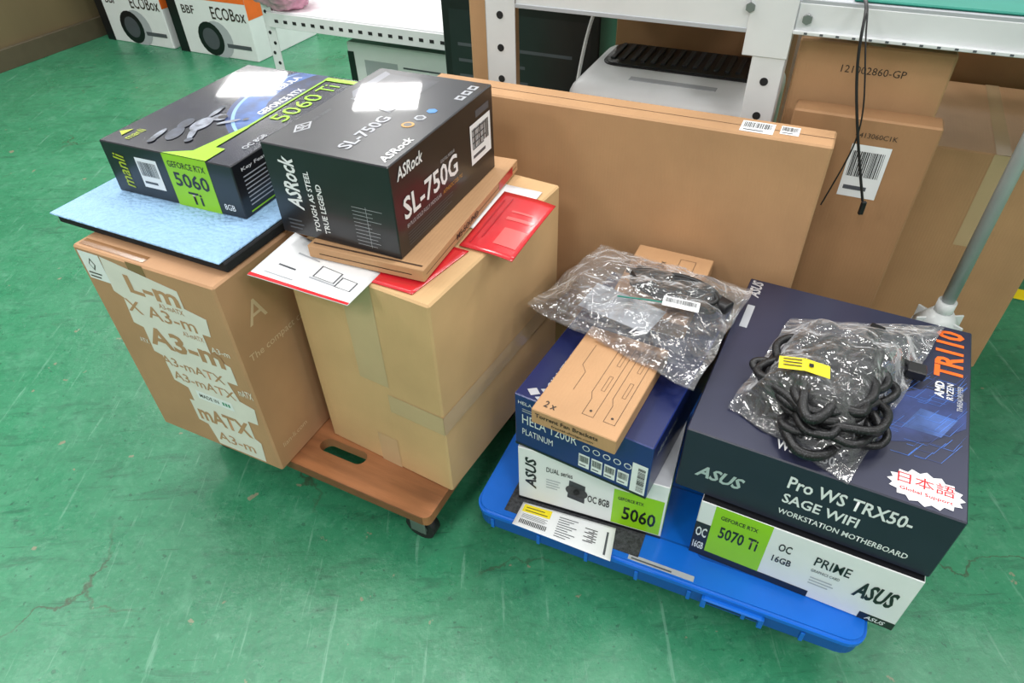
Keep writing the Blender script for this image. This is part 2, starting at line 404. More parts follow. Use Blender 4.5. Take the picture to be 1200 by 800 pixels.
G.tb('right','Key Features',.05,.80,.28,.88,WHITE);G.lines('right',.05,.15,.30,.75,8,LGREY,thick=.3);G.lines('right',.36,.45,.6,.75,4,LGREY,seed=8,thick=.3)
G.polys('right',[[(.04,.06),(.95,.06),(.95,.09),(.04,.09)]],GREEN,.0005)

# middle carton
MC=BX('cardboard_box',(-.111,.721),-.551,.271,.383,.4075,.13,CB2,bev=.003)
MC.rect('front',.40,.50,.62,1.0,TAPE,.0005,'tape');MC.rect('topR',0,.40,1,.62,TAPE,.0005,'tape')
MC.rect('front',.60,.36,1.002,.46,TAPE,.0009,'tape');MC.rect('right',-.002,.36,1.0,.46,TAPE,.0009,'tape')
MC.rect('front',.44,.0,.60,.18,TAPE,.0005,'tape')

def sheet(name,pts,z,m,thick=.001,nx=14,amp=.001,fn=None):
    e=empty(name,(0,0,0))
    vs=[];fs=[]
    P=[Vector(p) for p in pts]
    for j in range(nx+1):
        for i in range(nx+1):
            u=i/nx;v=j/nx
            p=P[0]*(1-u)*(1-v)+P[1]*u*(1-v)+P[2]*u*v+P[3]*(1-u)*v
            zz=z+amp*noise.noise(Vector((p.x*12,p.y*12,z*5)))
            if fn: zz+=fn(u,v)
            vs.append((p.x,p.y,zz))
    for j in range(nx):
        for i in range(nx):
            a=j*(nx+1)+i;fs.append((a,a+1,a+nx+2,a+nx+1))
    o=meshobj('page',vs,fs,m,e,True)
    md=o.modifiers.new('s','SOLIDIFY');md.thickness=thick;md.offset=-1
    return e,vs,nx
def on_sheet(e,vs,nx,u0,v0,u1,v1,m,lift=.0006,name='print'):
    def g(u,v):
        i=min(int(u*nx),nx-1);j=min(int(v*nx),nx-1);fu=u*nx-i;fv=v*nx-j
        A=[Vector(vs[(j+b)*(nx+1)+i+a]) for b in (0,1) for a in (0,1)]
        return A[0]*(1-fu)*(1-fv)+A[1]*fu*(1-fv)+A[2]*(1-fu)*fv+A[3]*fu*fv+Vector((0,0,lift))
    q=10;V2=[];F2=[]
    for j in range(q+1):
        for i in range(q+1): V2.append(g(u0+(u1-u0)*i/q,v0+(v1-v0)*j/q))
    for j in range(q):
        for i in range(q):
            a=j*(q+1)+i;F2.append((a,a+1,a+q+2,a+q+1))
    return meshobj(name,V2,F2,m,e,True)
def frame_on(e,vs,nx,u0,v0,u1,v1,t,m,lift=.0007):
    on_sheet(e,vs,nx,u0,v0,u1,v0+t,m,lift);on_sheet(e,vs,nx,u0,v1-t,u1,v1,m,lift);on_sheet(e,vs,nx,u0,v0,u0+t,v1,m,lift);on_sheet(e,vs,nx,u1-t,v0,u1,v1,m,lift)
e,vs,nx=sheet('white_manual',[(-.3765,.805),(-.220,.726),(-.185,.800),(-.332,.915)],.5405,PAPER)
on_sheet(e,vs,nx,.0,.0,1,.06,RED);frame_on(e,vs,nx,.52,.35,.74,.62,.010,DGREY);frame_on(e,vs,nx,.76,.30,.92,.55,.010,DGREY);on_sheet(e,vs,nx,.50,.30,.76,.33,LGREY)
on_sheet(e,vs,nx,.16,.34,.34,.37,DGREY);on_sheet(e,vs,nx,.22,.66,.46,.69,LGREY);on_sheet(e,vs,nx,.1,.14,.4,.16,LGREY)
droop=lambda u,v:-.012*max(0,u-.6)**1.5
PINK=mat('print_pink',(226,96,94),.25,coat=.5)
e,vs,nx=sheet('red_booklet',[(-.075,.865),(.0036,.822),(.078,.978),(-.005,1.024)],.5412,RED,fn=droop,amp=.0015)
on_sheet(e,vs,nx,.12,.08,.15,.85,REDP);on_sheet(e,vs,nx,.24,.2,.27,.9,REDP);on_sheet(e,vs,nx,.5,.15,.92,.42,PINK);on_sheet(e,vs,nx,.4,.55,.9,.60,PINK);on_sheet(e,vs,nx,.4,.68,.8,.71,PINK)
e,vs,nx=sheet('red_booklet',[(-.235,.80),(-.135,.748),(-.06,.85),(-.15,.90)],.5399,RED,amp=.0005)
e,vs,nx=sheet('white_booklet',[(-.09,.93),(-.005,.89),(.058,1.02),(-.02,1.06)],.5400,PAPER,amp=.0005)

TH=BX('flat_cardboard_mailer',(-.119,.770),-.399,.190,.355,.0200,.5425,CB3,bev=.001)
TH.rect('top',.03,.02,.97,.03,SEAM,.0003,'fold');TH.rect('front',.1,.42,.9,.5,SEAM,.0003,'fold');TH.rect('right',.02,.45,.98,.50,SEAM,.0003,'fold')
TH.rect('right',.76,.15,.93,.9,REDP,.0005);TH.tb('right','MS-SOUND',.30,.25,.52,.75,INK)
P=BX('power_supply_box',(-.151,.797),-.446,.206,.304,.141,.5627,BLK2,{'top':mat('psu_top',(26,27,33),.3,.15,6,coat=.9,crough=.035),'front':BLK2,'right':BLACK},bev=.0015)
PT=mat('print_gloss_grey',(170,172,180),.35,.05,coat=.5,crough=.04)
P.tb('topR','SL-750G',.08,.37,.44,.47,PT,bold=.02);P.tb('topR','ASRock',.03,.045,.28,.115,WHITE,bold=.02,shear=.25)
picm=mat('psu_pic',(52,53,61),.3,.3,30,coat=.9,crough=.035);picd=mat('psu_pic_dark',(16,16,20),.3,.1,coat=.9,crough=.035);pice=mat('psu_pic_edge',(104,106,116),.3,.1,coat=.9,crough=.035)
P.polys('topR',[[(.50,.44),(.58,.84),(.93,.84),(.93,.40)]],picm,.0005)
P.polys('topR',[[(.58,.84),(.93,.84),(.96,.91),(.65,.92)]],pice,.0006);P.polys('topR',[[(.50,.44),(.58,.84),(.565,.85),(.485,.43)]],pice,.0006)
P.polys('topR',[ell(.74,.63,.12,.085,asp=.304/.206)],picd,.0008)
for k in range(7):
    t=k*math.pi*2/7;P.polys('topR',[ell(.74+.06*math.cos(t),.63+.075*math.sin(t),.038,.012,t,12,.304/.206)],picm,.0009)
P.polys('topR',[ell(.74,.63,.03,.025,asp=.304/.206)],pice,.001)
P.disc('topR',.40,.21,.0095,GOLD);P.disc('topR',.40,.21,.006,BLACK,.0008);P.disc('topR',.49,.19,.0095,LGREY,hexa=True);P.disc('topR',.49,.19,.006,DGREY,.0008,hexa=True);P.disc('topR',.58,.17,.0085,CYAN,hexa=True)
for q in (.75,.82,.89): P.rect('topR',q,.06,q+.05,.13,LGREY);P.rect('topR',q+.012,.08,q+.038,.11,BLACK,.0006)
P.polys('topR',[[(.20,.93),(.27,.87),(.20,.81),(.13,.87)]],LGREY,.0005);P.polys('topR',[[(.20,.915),(.252,.87),(.20,.825),(.148,.87)]],BLACK,.0007);P.tb('topR','SL',.17,.845,.23,.895,LGREY,lift=.001,bold=.03)
P.tb('topR','STEEL LEGEND',.28,.86,.42,.885,DGREY)
P.tb('right','SL-750G',.07,.36,.58,.60,WHITE,bold=.02);P.tb('right','ASRock',.05,.80,.27,.93,WHITE,bold=.02,shear=.25)
P.tb('right','80 PLUS GOLD FULLY MODULAR',.08,.27,.40,.315,LGREY,bold=0);P.tb('right','AUTHENTIC STEEL PSU',.42,.27,.62,.315,GOLD,bold=0);P.tb('right','GOLD FULL MODULAR',.42,.62,.56,.655,LGREY,bold=0)
P.lines('right',.08,.06,.6,.22,5,DGREY,thick=.25);P.barcode('right',.73,.28,.96,.74,seed=9);P.lines('right',.75,.42,.94,.70,4,DGREY,lift=.001,thick=.2);P.rect('right',.80,.78,.95,.86,DGREY)
P.tb('front','ASRock',.12,.32,.25,.90,WHITE,True,bold=.025,shear=.25)
P.tb('front','TOUGH AS STEEL',.31,.10,.355,.78,WHITE,True,bold=.02);P.tb('front','TRUE LEGEND',.39,.10,.435,.66,WHITE,True,bold=.02)
P.lines('front',.66,.06,.90,.52,11,LGREY,thick=.12);P.rect('front',.77,.06,.773,.52,LGREY);P.lines('front',.08,.06,.24,.2,3,DGREY)

# ------------------------------------------------------------ blue dolly + right stacks
pb=-.434;wb=.622;e1=Vector((math.cos(pb),math.sin(pb)));o=Vector((.492,.437))-wb*e1
bd=empty('plastic_dolly',(o.x,o.y,0),pb)
def rplate(name,x0,x1,y0,y1,z0,z1,r,m,parent,bev=.004):
    bm=bmesh.new();pts=[]
    for cx,cy,a in ((x1-r,y0+r,-90),(x1-r,y1-r,0),(x0+r,y1-r,90),(x0+r,y0+r,180)):
        for i in range(7):
            t=math.radians(a+15*i);pts.append(bm.verts.new((cx+r*math.cos(t),cy+r*math.sin(t),z0)))
    f=bm.faces.new(pts);ex=bmesh.ops.extrude_face_region(bm,geom=[f])
    for v in ex['geom']:
        if isinstance(v,bmesh.types.BMVert): v.co.z=z1
    bmesh.ops.recalc_face_normals(bm,faces=bm.faces[:])
    if bev:
        ed=[e for e in bm.edges if abs(e.verts[0].co.z-e.verts[1].co.z)<1e-6]
        bmesh.ops.bevel(bm,geom=ed,offset=bev,segments=3,affect='EDGES')
    me=bpy.data.meshes.new(name);bm.to_mesh(me);bm.free();me.materials.append(m)
    o=bpy.data.objects.new(name,me);return link(o,parent)
rplate('deck_skirt',.0,wb,0,.42,.075,.108,.03,BPLASD,bd)
rplate('deck',-.003,wb+.003,-.003,.423,.102,.1195,.03,BPLAS,bd,.005)
boxm('mat_panel_a',(.05,.012,.1190),(.285,.39,.1208),RUB,bd,.0006)
rplate('raised_panel',.37,.60,.05,.39,.119,.1203,.01,BPLASD,bd,0)
for k in range(3): boxm('deck_groove',(.30,.06+k*.11,.1190),(.36,.063+k*.11,.1199),BPLASD,bd,0)
boxm('handle_recess',(.40,-.0015,.082),(.48,.004,.100),mat('recess_blue',(6,46,104),.5),bd,.002)
boxm('handle_lip',(.395,-.010,.1005),(.485,.01,.106),BPLAS,bd,.002)
boxm('handle_lip_a',(.393,-.009,.080),(.401,.0,.104),BPLAS,bd,.001);boxm('handle_lip_b',(.479,-.009,.080),(.487,.0,.104),BPLAS,bd,.001)
boxm('sticker_strip',(.27,.004,.1196),(.375,.014,.1199),LGREY,bd,0);boxm('sticker_print',(.275,.006,.1199),(.34,.009,.12),DGREY,bd,0)
for i in range(7): boxm('rib_%d'%i,(.03+i*.085,-.0025,.077),(.036+i*.085,.0,.100),BPLAS,bd,.0005)
for x,y in ((.07,.06),(wb-.07,.06),(.07,.36),(wb-.07,.36)): caster(bd,x,y,.076,.027)

WB=BX('graphics_card_box',(.232,.622),-.377,.245,.27,.1345,.1210,WHITE,{'right':BLACK,'front':WHITE,'top':LGREY},bev=.0012)
WB.rect('front',.66,.06,.985,.72,GREEN,.0003)
WB.tb('front','5060',.73,.18,.95,.44,BLACK,bold=.02);WB.tb('front','GEFORCE RTX',.69,.54,.86,.60,BLACK,bold=.02)
WB.tb('front','ASUS',.05,.28,.13,.86,BLACK,True,bold=.03,shear=.2);WB.tb('front','DUAL series',.20,.68,.38,.77,BLACK);WB.lines('front',.20,.36,.32,.56,4,LGREY)
WB.tb('front','OC 8GB',.49,.32,.64,.46,BLACK,bold=.02)
WB.polys('front',[[(.35,.30),(.47,.26),(.47,.60),(.36,.64)]],mat('card_pic',(48,50,58),.4,.3,60),.0005);WB.disc('front',.385,.46,.012,BLACK,.0007);WB.disc('front',.44,.44,.012,BLACK,.0007)
WB.rect('front',.0,.0,1,.05,BLACK,.0003)
WB.rect('right',0,.1,.25,.9,GREEN,.0003)
HE=BX('power_supply_box',(.191,.603),-.552,.223,.36,.114,.2565,BLUE,{'top':BLUED,'right':BLUED,'front':BLUE},bev=.0015)
HE.tb('front','HELA Series',.03,.84,.26,.90,WHITE,bold=0)
HE.tb('front','HELA 1200R',.06,.48,.48,.66,WHITE,bold=0);HE.tb('front','PLATINUM',.06,.26,.30,.38,WHITE,bold=0);HE.lines('front',.06,.70,.3,.78,2,LGREY)
for i in range(5): HE.disc('front',.55+i*.075,.50,.006,WHITE);HE.disc('front',.55+i*.075,.50,.0045,BLUE,.0008)
for i in range(4): HE.barcode('front',.50+i*.095,.10,.58+i*.095,.36,seed=20+i)
HE.barcode('front',.88,.05,.985,.62,vert=True,seed=31)
HE.rect('front',0,0,1,.045,BLACK,.0004)
HE.tb('topR','SILVERSTONE',.10,.76,.52,.84,SILV,bold=.01);HE.polys('topR',[[(.045,.84),(.07,.89),(.045,.94),(.02,.89)],[(.045,.68),(.07,.73),(.045,.78),(.02,.73)],[(.072,.76),(.092,.81),(.072,.86),(.052,.81)],[(.02,.76),(.04,.81),(.02,.86),(0.002,.81)]],SILV,.0006)
HE.text('right','HELA Series',.06,.7,.016,LGREY)
FR=BX('fan_bracket_box',(.135,.594),-.535,.129,.207,.028,.3712,CB3,bev=.0012)
FR.tb('front','Torrent Fan Brackets',.05,.52,.80,.80,INK,bold=.02);FR.tb('front','fractal-design.com',.25,.16,.75,.36,INK)
FR.tb('top','2 x',.10,.055,.24,.115,INK)
def outl(bx,f,pts,t,m,lift=.0005):
    o,u,v,U,Vl=bx.fr(f);L=[]
    n=len(pts)
    for i in range(n-1):
        a=Vector((pts[i][0]*U,pts[i][1]*Vl));c_=Vector((pts[i+1][0]*U,pts[i+1][1]*Vl));d=(c_-a)
        if d.length<1e-6: continue
        d.normalize();q=Vector((-d.y,d.x))*t/2
        L.append([((a-d*t/2-q).x/U,(a-d*t/2-q).y/Vl),((c_+d*t/2-q).x/U,(c_+d*t/2-q).y/Vl),((c_+d*t/2+q).x/U,(c_+d*t/2+q).y/Vl),((a-d*t/2+q).x/U,(a-d*t/2+q).y/Vl)])
    bx.polys(f,L,m,lift,'line_drawing')
for k in (0,1):
    y=.10+k*.25
    outl(FR,'topR',[(.12,y),(.90,y),(.93,y+.06),(.93,y+.13),(.86,y+.17),(.34,y+.17),(.28,y+.13),(.12,y+.13),(.12,y)],.0006,INK)
    outl(FR,'topR',[(.38,y+.05),(.54,y+.05),(.54,y+.09),(.38,y+.09),(.38,y+.05)],.0005,INK);outl(FR,'topR',[(.66,y+.05),(.84,y+.05),(.84,y+.09),(.66,y+.09),(.66,y+.05)],.0005,INK)
FR.disc('topR',.17,.16,.002,INK);FR.disc('topR',.17,.41,.002,INK);outl(FR,'topR',[(.30,.72),(.5,.72),(.56,.80),(.80,.80)],.0006,INK)
FB=BX('fan_bracket_box',(.2787,.8078),-.46,.137,.200,.028,.3712,CB3,bev=.0012)
FB.e.location=(.240-.19*.444,1.060-.19*.896,.3712)
FB.text('topR','2 x',.70,.6,.017,INK)
outl(FB,'topR',[(.3,.2),(.9,.2),(.9,.4),(.3,.4),(.3,.2)],.0007,INK)

P5=BX('graphics_card_box',(.539,.459),-.489,.300,.30,.1325,.1208,WHITE,{'right':BLACK,'front':WHITE,'top':BLACK},bev=.0012)
P5.rect('front',.0,.0,.075,.62,BLACK,.0003);P5.rect('front',.075,.0,.60,.12,BLACK,.0003);P5.rect('front',.84,.0,1,.13,BLACK,.0003)
P5.rect('front',.075,.12,.35,1,GREEN,.0004)
P5.tb('front','GEFORCE RTX',.11,.80,.29,.87,BLACK,bold=.02);P5.tb('front','5070 Ti',.12,.46,.31,.68,BLACK,bold=.02)
P5.tb('front','OC',.40,.64,.46,.78,BLACK,bold=.02);P5.tb('front','16GB',.39,.42,.48,.54,BLACK,bold=.02);P5.tb('front','PRIME',.57,.62,.73,.78,BLACK);P5.tb('front','GRAPHICS CARD',.57,.50,.70,.55,BLACK,bold=0);P5.lines('front',.58,.26,.72,.42,3,LGREY)
P5.tb('front','ASUS',.77,.36,.95,.66,BLACK,bold=.035,shear=.25)
P5.tb('front','OC',.01,.36,.065,.54,WHITE,bold=.02);P5.tb('front','16GB',.01,.12,.065,.26,WHITE,bold=.02);P5.tb('front','ASUS',.87,.03,.96,.10,WHITE,bold=.02,shear=.25)
AS=BX('motherboard_box',(.546,.465),-.498,.348,.396,.1255,.2545,NAVY,{'top':NAVYT,'front':NAVY,'right':BLACK},bev=.0018)
AS.tb('front','ASUS',.07,.30,.27,.50,SILV,bold=.03,shear=.35)
AS.tb('front','Pro WS TRX50-',.42,.62,.86,.82,WHITE,bold=.02);AS.tb('front','SAGE WIFI',.42,.37,.70,.53,WHITE,bold=.02);AS.tb('front','WORKSTATION MOTHERBOARD',.42,.17,.90,.26,WHITE,bold=.015)
AS.tb('topR','ASUS',.86,.93,.985,.985,SILV,bold=.03,shear=.3);AS.rect('topR',.64,.93,.80,.965,LGREY)
AS.tb('top','Pro',.335,.115,.43,.165,WHITE,bold=.02);AS.tb('top','WS TRX50',.335,.045,.55,.09,WHITE,bold=.02)
AS.tb('topR','TR110',.67,.03,.97,.145,ORANGE,bold=.03)
AS.tb('topR','AMD',.55,.10,.64,.135,WHITE,bold=.03);AS.tb('topR','RYZEN',.55,.065,.64,.09,WHITE);AS.tb('topR','THREADRIPPER',.50,.03,.64,.05,LGREY)
CIR=mat('circuit_blue',(70,118,206),.4,.4,30);CIR2=mat('circuit_dim',(56,72,128),.4,.3,30)
rr_=random.Random(5);L=[];L2=[]
for i in range(90):
    x=.56+rr_.random()*.40;y=.20+rr_.random()*.46;k=rr_.uniform(.03,.12);t=.0009
    (L if i%2 else L2).append([(x,y),(x+t*2,y),(x+t*2+k*.6,y+k),(x+k*.6,y+k)])
    (L if i%3 else L2).append([(x-k*.8,y),(x,y),(x,y+t*1.6),(x-k*.8,y+t*1.6)])
cl=lambda Q:[[(min(max(a,.01),.99),min(max(b_,.01),.99)) for a,b_ in q] for q in Q]
AS.polys('top',cl(L),CIR,.0007);AS.polys('top',cl(L2),CIR2,.0006)
glow=mat('chip_glow',(44,58,108),.4,.6,14,coat=.2)
AS.polys('top',[[(.60,.28),(.70,.24),(.86,.30),(.985,.42),(.985,.56),(.84,.58),(.72,.50)]],glow,.0004)
AS.polys('top',[[(.76,.34),(.90,.34),(.955,.45),(.82,.46)]],mat('chip_core',(66,92,150),.35,.4,30,coat=.2),.0005)
AS.polys('top',[[(.86+ (.113 if i%2 else .130)*math.cos(i*math.pi/16),.080+(.060 if i%2 else .074)*math.sin(i*math.pi/16)) for i in range(32)]],WHITE,.0009,name='sticker')
AS.tb('top','日本語',.765,.078,.955,.125,RED,bold=.0,lift=.0014);AS.tb('top','Global Support',.775,.045,.95,.063,RED,lift=.0014)
e,vs,nx=sheet('delivery_slip',[(-.009,.658),(.1456,.583),(.163,.643),(.0115,.701)],.1225,PAPER,amp=.0006,thick=.0004)
on_sheet(e,vs,nx,.03,.62,.33,.93,YEL);on_sheet(e,vs,nx,.06,.68,.30,.71,INK,.0009);on_sheet(e,vs,nx,.06,.80,.26,.83,INK,.0009)
for k in range(16): on_sheet(e,vs,nx,.05+k*.018,.14,.05+k*.018+.009,.32,BLACK,.0008)
for k in range(4): on_sheet(e,vs,nx,.05,.38+.05*k,.3+.02*(k%2),.395+.05*k,DGREY,.0008)
for k in range(9): on_sheet(e,vs,nx,.42,.12+k*.085,.42+.2*(.6+.4*((k*7)%3)/2),.145+k*.085,DGREY,.0008)
for k in range(10): on_sheet(e,vs,nx,.70+.04*(k%3),.30+k*.045,.80+.03*(k%2),.325+k*.045,BLACK,.0008)
on_sheet(e,vs,nx,.92,.1,.94,.8,DGREY,.0008)

# ------------------------------------------------------------ bags
def film_nodes(m,haze,bd=.010):
    nt=m.node_tree;nt.nodes.clear()
    ou=nt.nodes.new('ShaderNodeOutputMaterial');mx=nt.nodes.new('ShaderNodeMixShader');tr=nt.nodes.new('ShaderNodeBsdfTransparent');tr.inputs[0].default_value=(.985,.99,.995,1)
    gl=nt.nodes.new('ShaderNodeBsdfGlossy');gl.inputs['Roughness'].default_value=.13;gl.inputs[0].default_value=(1,1,1,1)
    df=nt.nodes.new('ShaderNodeBsdfDiffuse');df.inputs[0].default_value=(.92,.94,.97,1)
    m2=nt.nodes.new('ShaderNodeMixShader');m2.inputs[0].default_value=haze
    fr=nt.nodes.new('ShaderNodeFresnel');fr.inputs[0].default_value=1.5
    ad=nt.nodes.new('ShaderNodeMath');ad.operation='MULTIPLY_ADD';ad.inputs[1].default_value=1.7;ad.inputs[2].default_value=.05
    tc=nt.nodes.new('ShaderNodeTexCoord');n=nt.nodes.new('ShaderNodeTexNoise');n.inputs['Scale'].default_value=22;n.inputs['Detail'].default_value=2.5;n.inputs['Distortion'].default_value=1.5
    n2=nt.nodes.new('ShaderNodeTexVoronoi');n2.inputs['Scale'].default_value=18
    av=nt.nodes.new('ShaderNodeMath');av.operation='ADD'
    bp=nt.nodes.new('ShaderNodeBump');bp.inputs['Strength'].default_value=.95;bp.inputs['Distance'].default_value=bd
    L=nt.links
    L.new(tc.outputs['Object'],n.inputs['Vector']);L.new(tc.outputs['Object'],n2.inputs['Vector']);L.new(n.outputs[0],av.inputs[0]);L.new(n2.outputs['Distance'],av.inputs[1]);L.new(av.outputs[0],bp.inputs['Height'])
    L.new(bp.outputs[0],gl.inputs['Normal']);L.new(bp.outputs[0],fr.inputs['Normal'])
    L.new(fr.outputs[0],ad.inputs[0]);L.new(ad.outputs[0],mx.inputs[0])
    L.new(gl.outputs[0],m2.inputs[1]);L.new(df.outputs[0],m2.inputs[2])
    L.new(tr.outputs[0],mx.inputs[1]);L.new(m2.outputs[0],mx.inputs[2]);L.new(mx.outputs[0],ou.inputs[0])
film=bpy.data.materials.new('clear_film');film.use_nodes=True
film_nodes(film,.30,.012)
def bag(name,P,zb,hfun,seed=0,nx=64):
    e=empty(name,(0,0,0));P=[Vector(p) for p in P]
    vt=[];vb=[]
    for j in range(nx+1):
        for i in range(nx+1):
            u=i/nx;v=j/nx
            uu=u+.02*noise.noise(Vector((v*5,seed,0)))*(abs(2*u-1));vv=v+.02*noise.noise(Vector((u*5,seed+7,0)))*(abs(2*v-1))
            p=P[0]*(1-uu)*(1-vv)+P[1]*uu*(1-vv)+P[2]*uu*vv+P[3]*(1-uu)*vv
            ed=min(u,1-u,v,1-v);k=min(1,ed/.18)
            k=k*k*(3-2*k)
            q=Vector((p.x*14+seed,p.y*14,seed))
            nn=abs(noise.noise(q))*1.4+.6*abs(noise.noise(q*2.3))
            rid=.012*nn
            wav=.010*noise.noise(Vector((p.x*18,p.y*18,seed+3)))*(1-k)
            vt.append((p.x,p.y,zb+.0015+hfun(u,v)*k+rid*(.35+.65*k)+max(0,wav)))
            vb.append((p.x,p.y,zb+max(0,wav)*.8+.001*nn))
    F=[]
    for j in range(nx):
        for i in range(nx):
            a=j*(nx+1)+i;F.append((a,a+1,a+nx+2,a+nx+1))
    meshobj('film_upper',vt,F,film,e,True);meshobj('film_lower',vb,F,film,e,True)
    return e,vt,nx
ZIP=bpy.data.materials.new('zip_strip');ZIP.use_nodes=True;film_nodes(ZIP,.5)
def strip(e,vt,nx,j0,j1,m,dz=.001):
    V2=[];F=[]
    for j in (j0,j1):
        for i in range(nx+1):
            q=vt[j*(nx+1)+i];V2.append((q[0],q[1],q[2]+dz))
    n=nx+1
    for i in range(n-1):F.append((i,i+1,n+i+1,n+i))
    meshobj('zip_strip',V2,F,m,e,True)
P1=[(.027,.886),(.257,.681),(.409,.913),(.170,1.064)]
e,vt,nx=bag('zip_bag_with_power_cord',P1,.4015,lambda u,v:.030*math.sin(math.pi*min(1,max(0,v)))**.6,seed=2)
strip(e,vt,nx,5,6,ZIP);strip(e,vt,nx,8,9,ZIP)
CORD=mat('cord_black',(18,18,20),.4,.1)
b1=e
def stadium(cx,cy,L,R,ang,z,tw=0,n=20,rs=0):
    pts=[];rr=random.Random(rs)
    for i in range(n):
        t=2*math.pi*i/n;x=(L/2)*math.cos(t)*(1+.06*rr.uniform(-1,1));y=R*math.sin(t)*(1+.2*rr.uniform(-1,1))
        if abs(math.cos(t))<.8:y*=.8
        pts.append((cx+x*math.cos(ang)-y*math.sin(ang),cy+x*math.sin(ang)+y*math.cos(ang),z+.003*math.sin(2*t+tw)))
    return pts
for i in range(7):
    tube('cord_loop_%d'%i,stadium(.268+.003*(i%3),.897-.003*(i%2),.145-.008*(i%3),.021+.004*i/2,-.55+.05*(i%3-1),.4095+.0035*i,i,rs=i),.0040,CORD,b1,True)
tube('cord_tie',stadium(.268,.897,.02,.026,-.55+math.pi/2,.422,rs=3),.003,CORD,b1,True)
pl=boxm('plug',(-.02,-.011,-.008),(.02,.011,.008),BPL,b1,.004,3);pl.location=(.235,.950,.418);pl.rotation_euler=(0,0,-.4)
for q in (-.005,.005):
    x=boxm('plug_pin',(-.036,q-.001,-.003),(-.018,q+.001,.003),CASTS,pl,.0003)
pl=boxm('connector',(-.022,-.012,-.009),(.022,.012,.009),BPL,b1,.004,3);pl.location=(.335,.862,.418);pl.rotation_euler=(0,0,-.9)
lb=meshobj('label',[(-.028,-.011,0),(.028,-.011,0),(.028,.011,0),(-.028,.011,0)],[(0,1,2,3)],PAPER,b1);lb.location=(.262,.822,.450);lb.rotation_euler=(.1,.05,-.35)
L=[];x=-.024
while x<.022:
    wd_=random.choice([.0006,.001,.0015]);L.append((x,wd_));x+=wd_+random.choice([.0007,.0012])
vv=[];ff=[]
for x,wd_ in L:
    k=len(vv);vv+=[(x,-.002,.0004),(x+wd_,-.002,.0004),(x+wd_,.008,.0004),(x,.008,.0004)];ff.append((k,k+1,k+2,k+3))
meshobj('label_bars',vv,ff,BLACK,lb)
tube('teal_thread',[(.17,.86,.440),(.20,.845,.444),(.23,.842,.444),(.255,.828,.442)],.0012,TEAL,b1)
meshobj('insert_sheet',[(.11,.88,.408),(.21,.80,.410),(.25,.85,.412),(.15,.94,.409)],[(0,1,2,3)],LGREY,b1)
# bag 2: braided modular cables
e,vt,nx=bag('zip_bag_with_cables',[(.306,.665),(.423,.526),(.695,.823),(.458,.857)],.3815,lambda u,v:.068*math.exp(-(((u-.5)/.45)**4+((v-.38)/.46)**4)),seed=9)
b2=e
for jj in (57,60):
    strip(e,vt,nx,jj,jj+1,ZIP)
MESH=mat('braided_sleeve',(24,24,27),.45,.1)
nt=MESH.node_tree;tcn=nt.nodes.new('ShaderNodeTexCoord');ck_=nt.nodes.new('ShaderNodeTexVoronoi');ck_.inputs['Scale'].default_value=420;nt.links.new(tcn.outputs['Object'],ck_.inputs['Vector'])
rp=nt.nodes.new('ShaderNodeValToRGB');rp.color_ramp.elements[0].position=.1;rp.color_ramp.elements[0].color=lin((78,80,86));rp.color_ramp.elements[1].position=.35;rp.color_ramp.elements[1].color=lin((12,12,14))
nt.links.new(ck_.outputs['Distance'],rp.inputs[0]);nt.links.new(rp.outputs[0],nt.nodes['Principled BSDF'].inputs['Base Color'])
rs=random.Random(11)
cx,cy=.428,.664
for i in range(24):
    an=rs.uniform(-1.2,1.2);L_=rs.uniform(.10,.18);R_=rs.uniform(.024,.062)
    x=cx+rs.uniform(-.026,.03);y=cy+rs.uniform(-.036,.025)
    tube('cable_loop_%d'%i,stadium(x,y,L_,R_,an,.3925+.0020*i,i,n=16,rs=50+i),rs.choice([.006,.0055,.0072]),MESH,b2,True)
tube('cable_tail_a',[(.40,.62,.400),(.43,.66,.42),(.50,.72,.42),(.55,.76,.40),(.57,.80,.392)],.006,MESH,b2)
tube('cable_tail_b',[(.46,.70,.42),(.53,.72,.43),(.57,.74,.41),(.59,.72,.396)],.006,MESH,b2)
for i,(x,y,z,r) in enumerate(((.572,.805,.394,.9),(.592,.715,.396,-.4),(.36,.655,.396,.4),(.42,.585,.396,-.7),(.50,.77,.40,.2),(.385,.70,.43,1.2),(.47,.62,.43,.5),(.44,.74,.43,.1))):
    q=boxm('connector_%d'%i,(-.014,-.011,-.008),(.014,.011,.008),BPL,b2,.0015);q.location=(x,y,z);q.rotation_euler=(.05,.08,r)
    for a in (-.006,0,.006):
        boxm('socket',(.0135,a-.0018,-.004),(.0148,a+.0018,.004),DGREY,q,0)
tag=[(-.033,-.012,0),(.0,-.012,.004),(.033,-.012,-.002),(.033,.012,-.002),(0,.012,.004),(-.033,.012,0)]
tg=meshobj('yellow_tag',tag,[(0,1,4,5),(1,2,3,4)],YEL,b2);tg.location=(.395,.664,.4605);tg.rotation_euler=(.05,0,-.35)
for k in range(3):
    meshobj('tag_print',[(-.028,-.006+k*.006,.0022),(-.004,-.006+k*.006,.0045),(-.004,-.004+k*.006,.0045),(-.028,-.004+k*.006,.0022)],[(0,1,2,3)],INK,tg)
meshobj('tag_dot',[(.005,-.003,.0046),(.011,-.003,.0042),(.011,.004,.0042),(.005,.004,.0046)],[(0,1,2,3)],BLACK,tg)

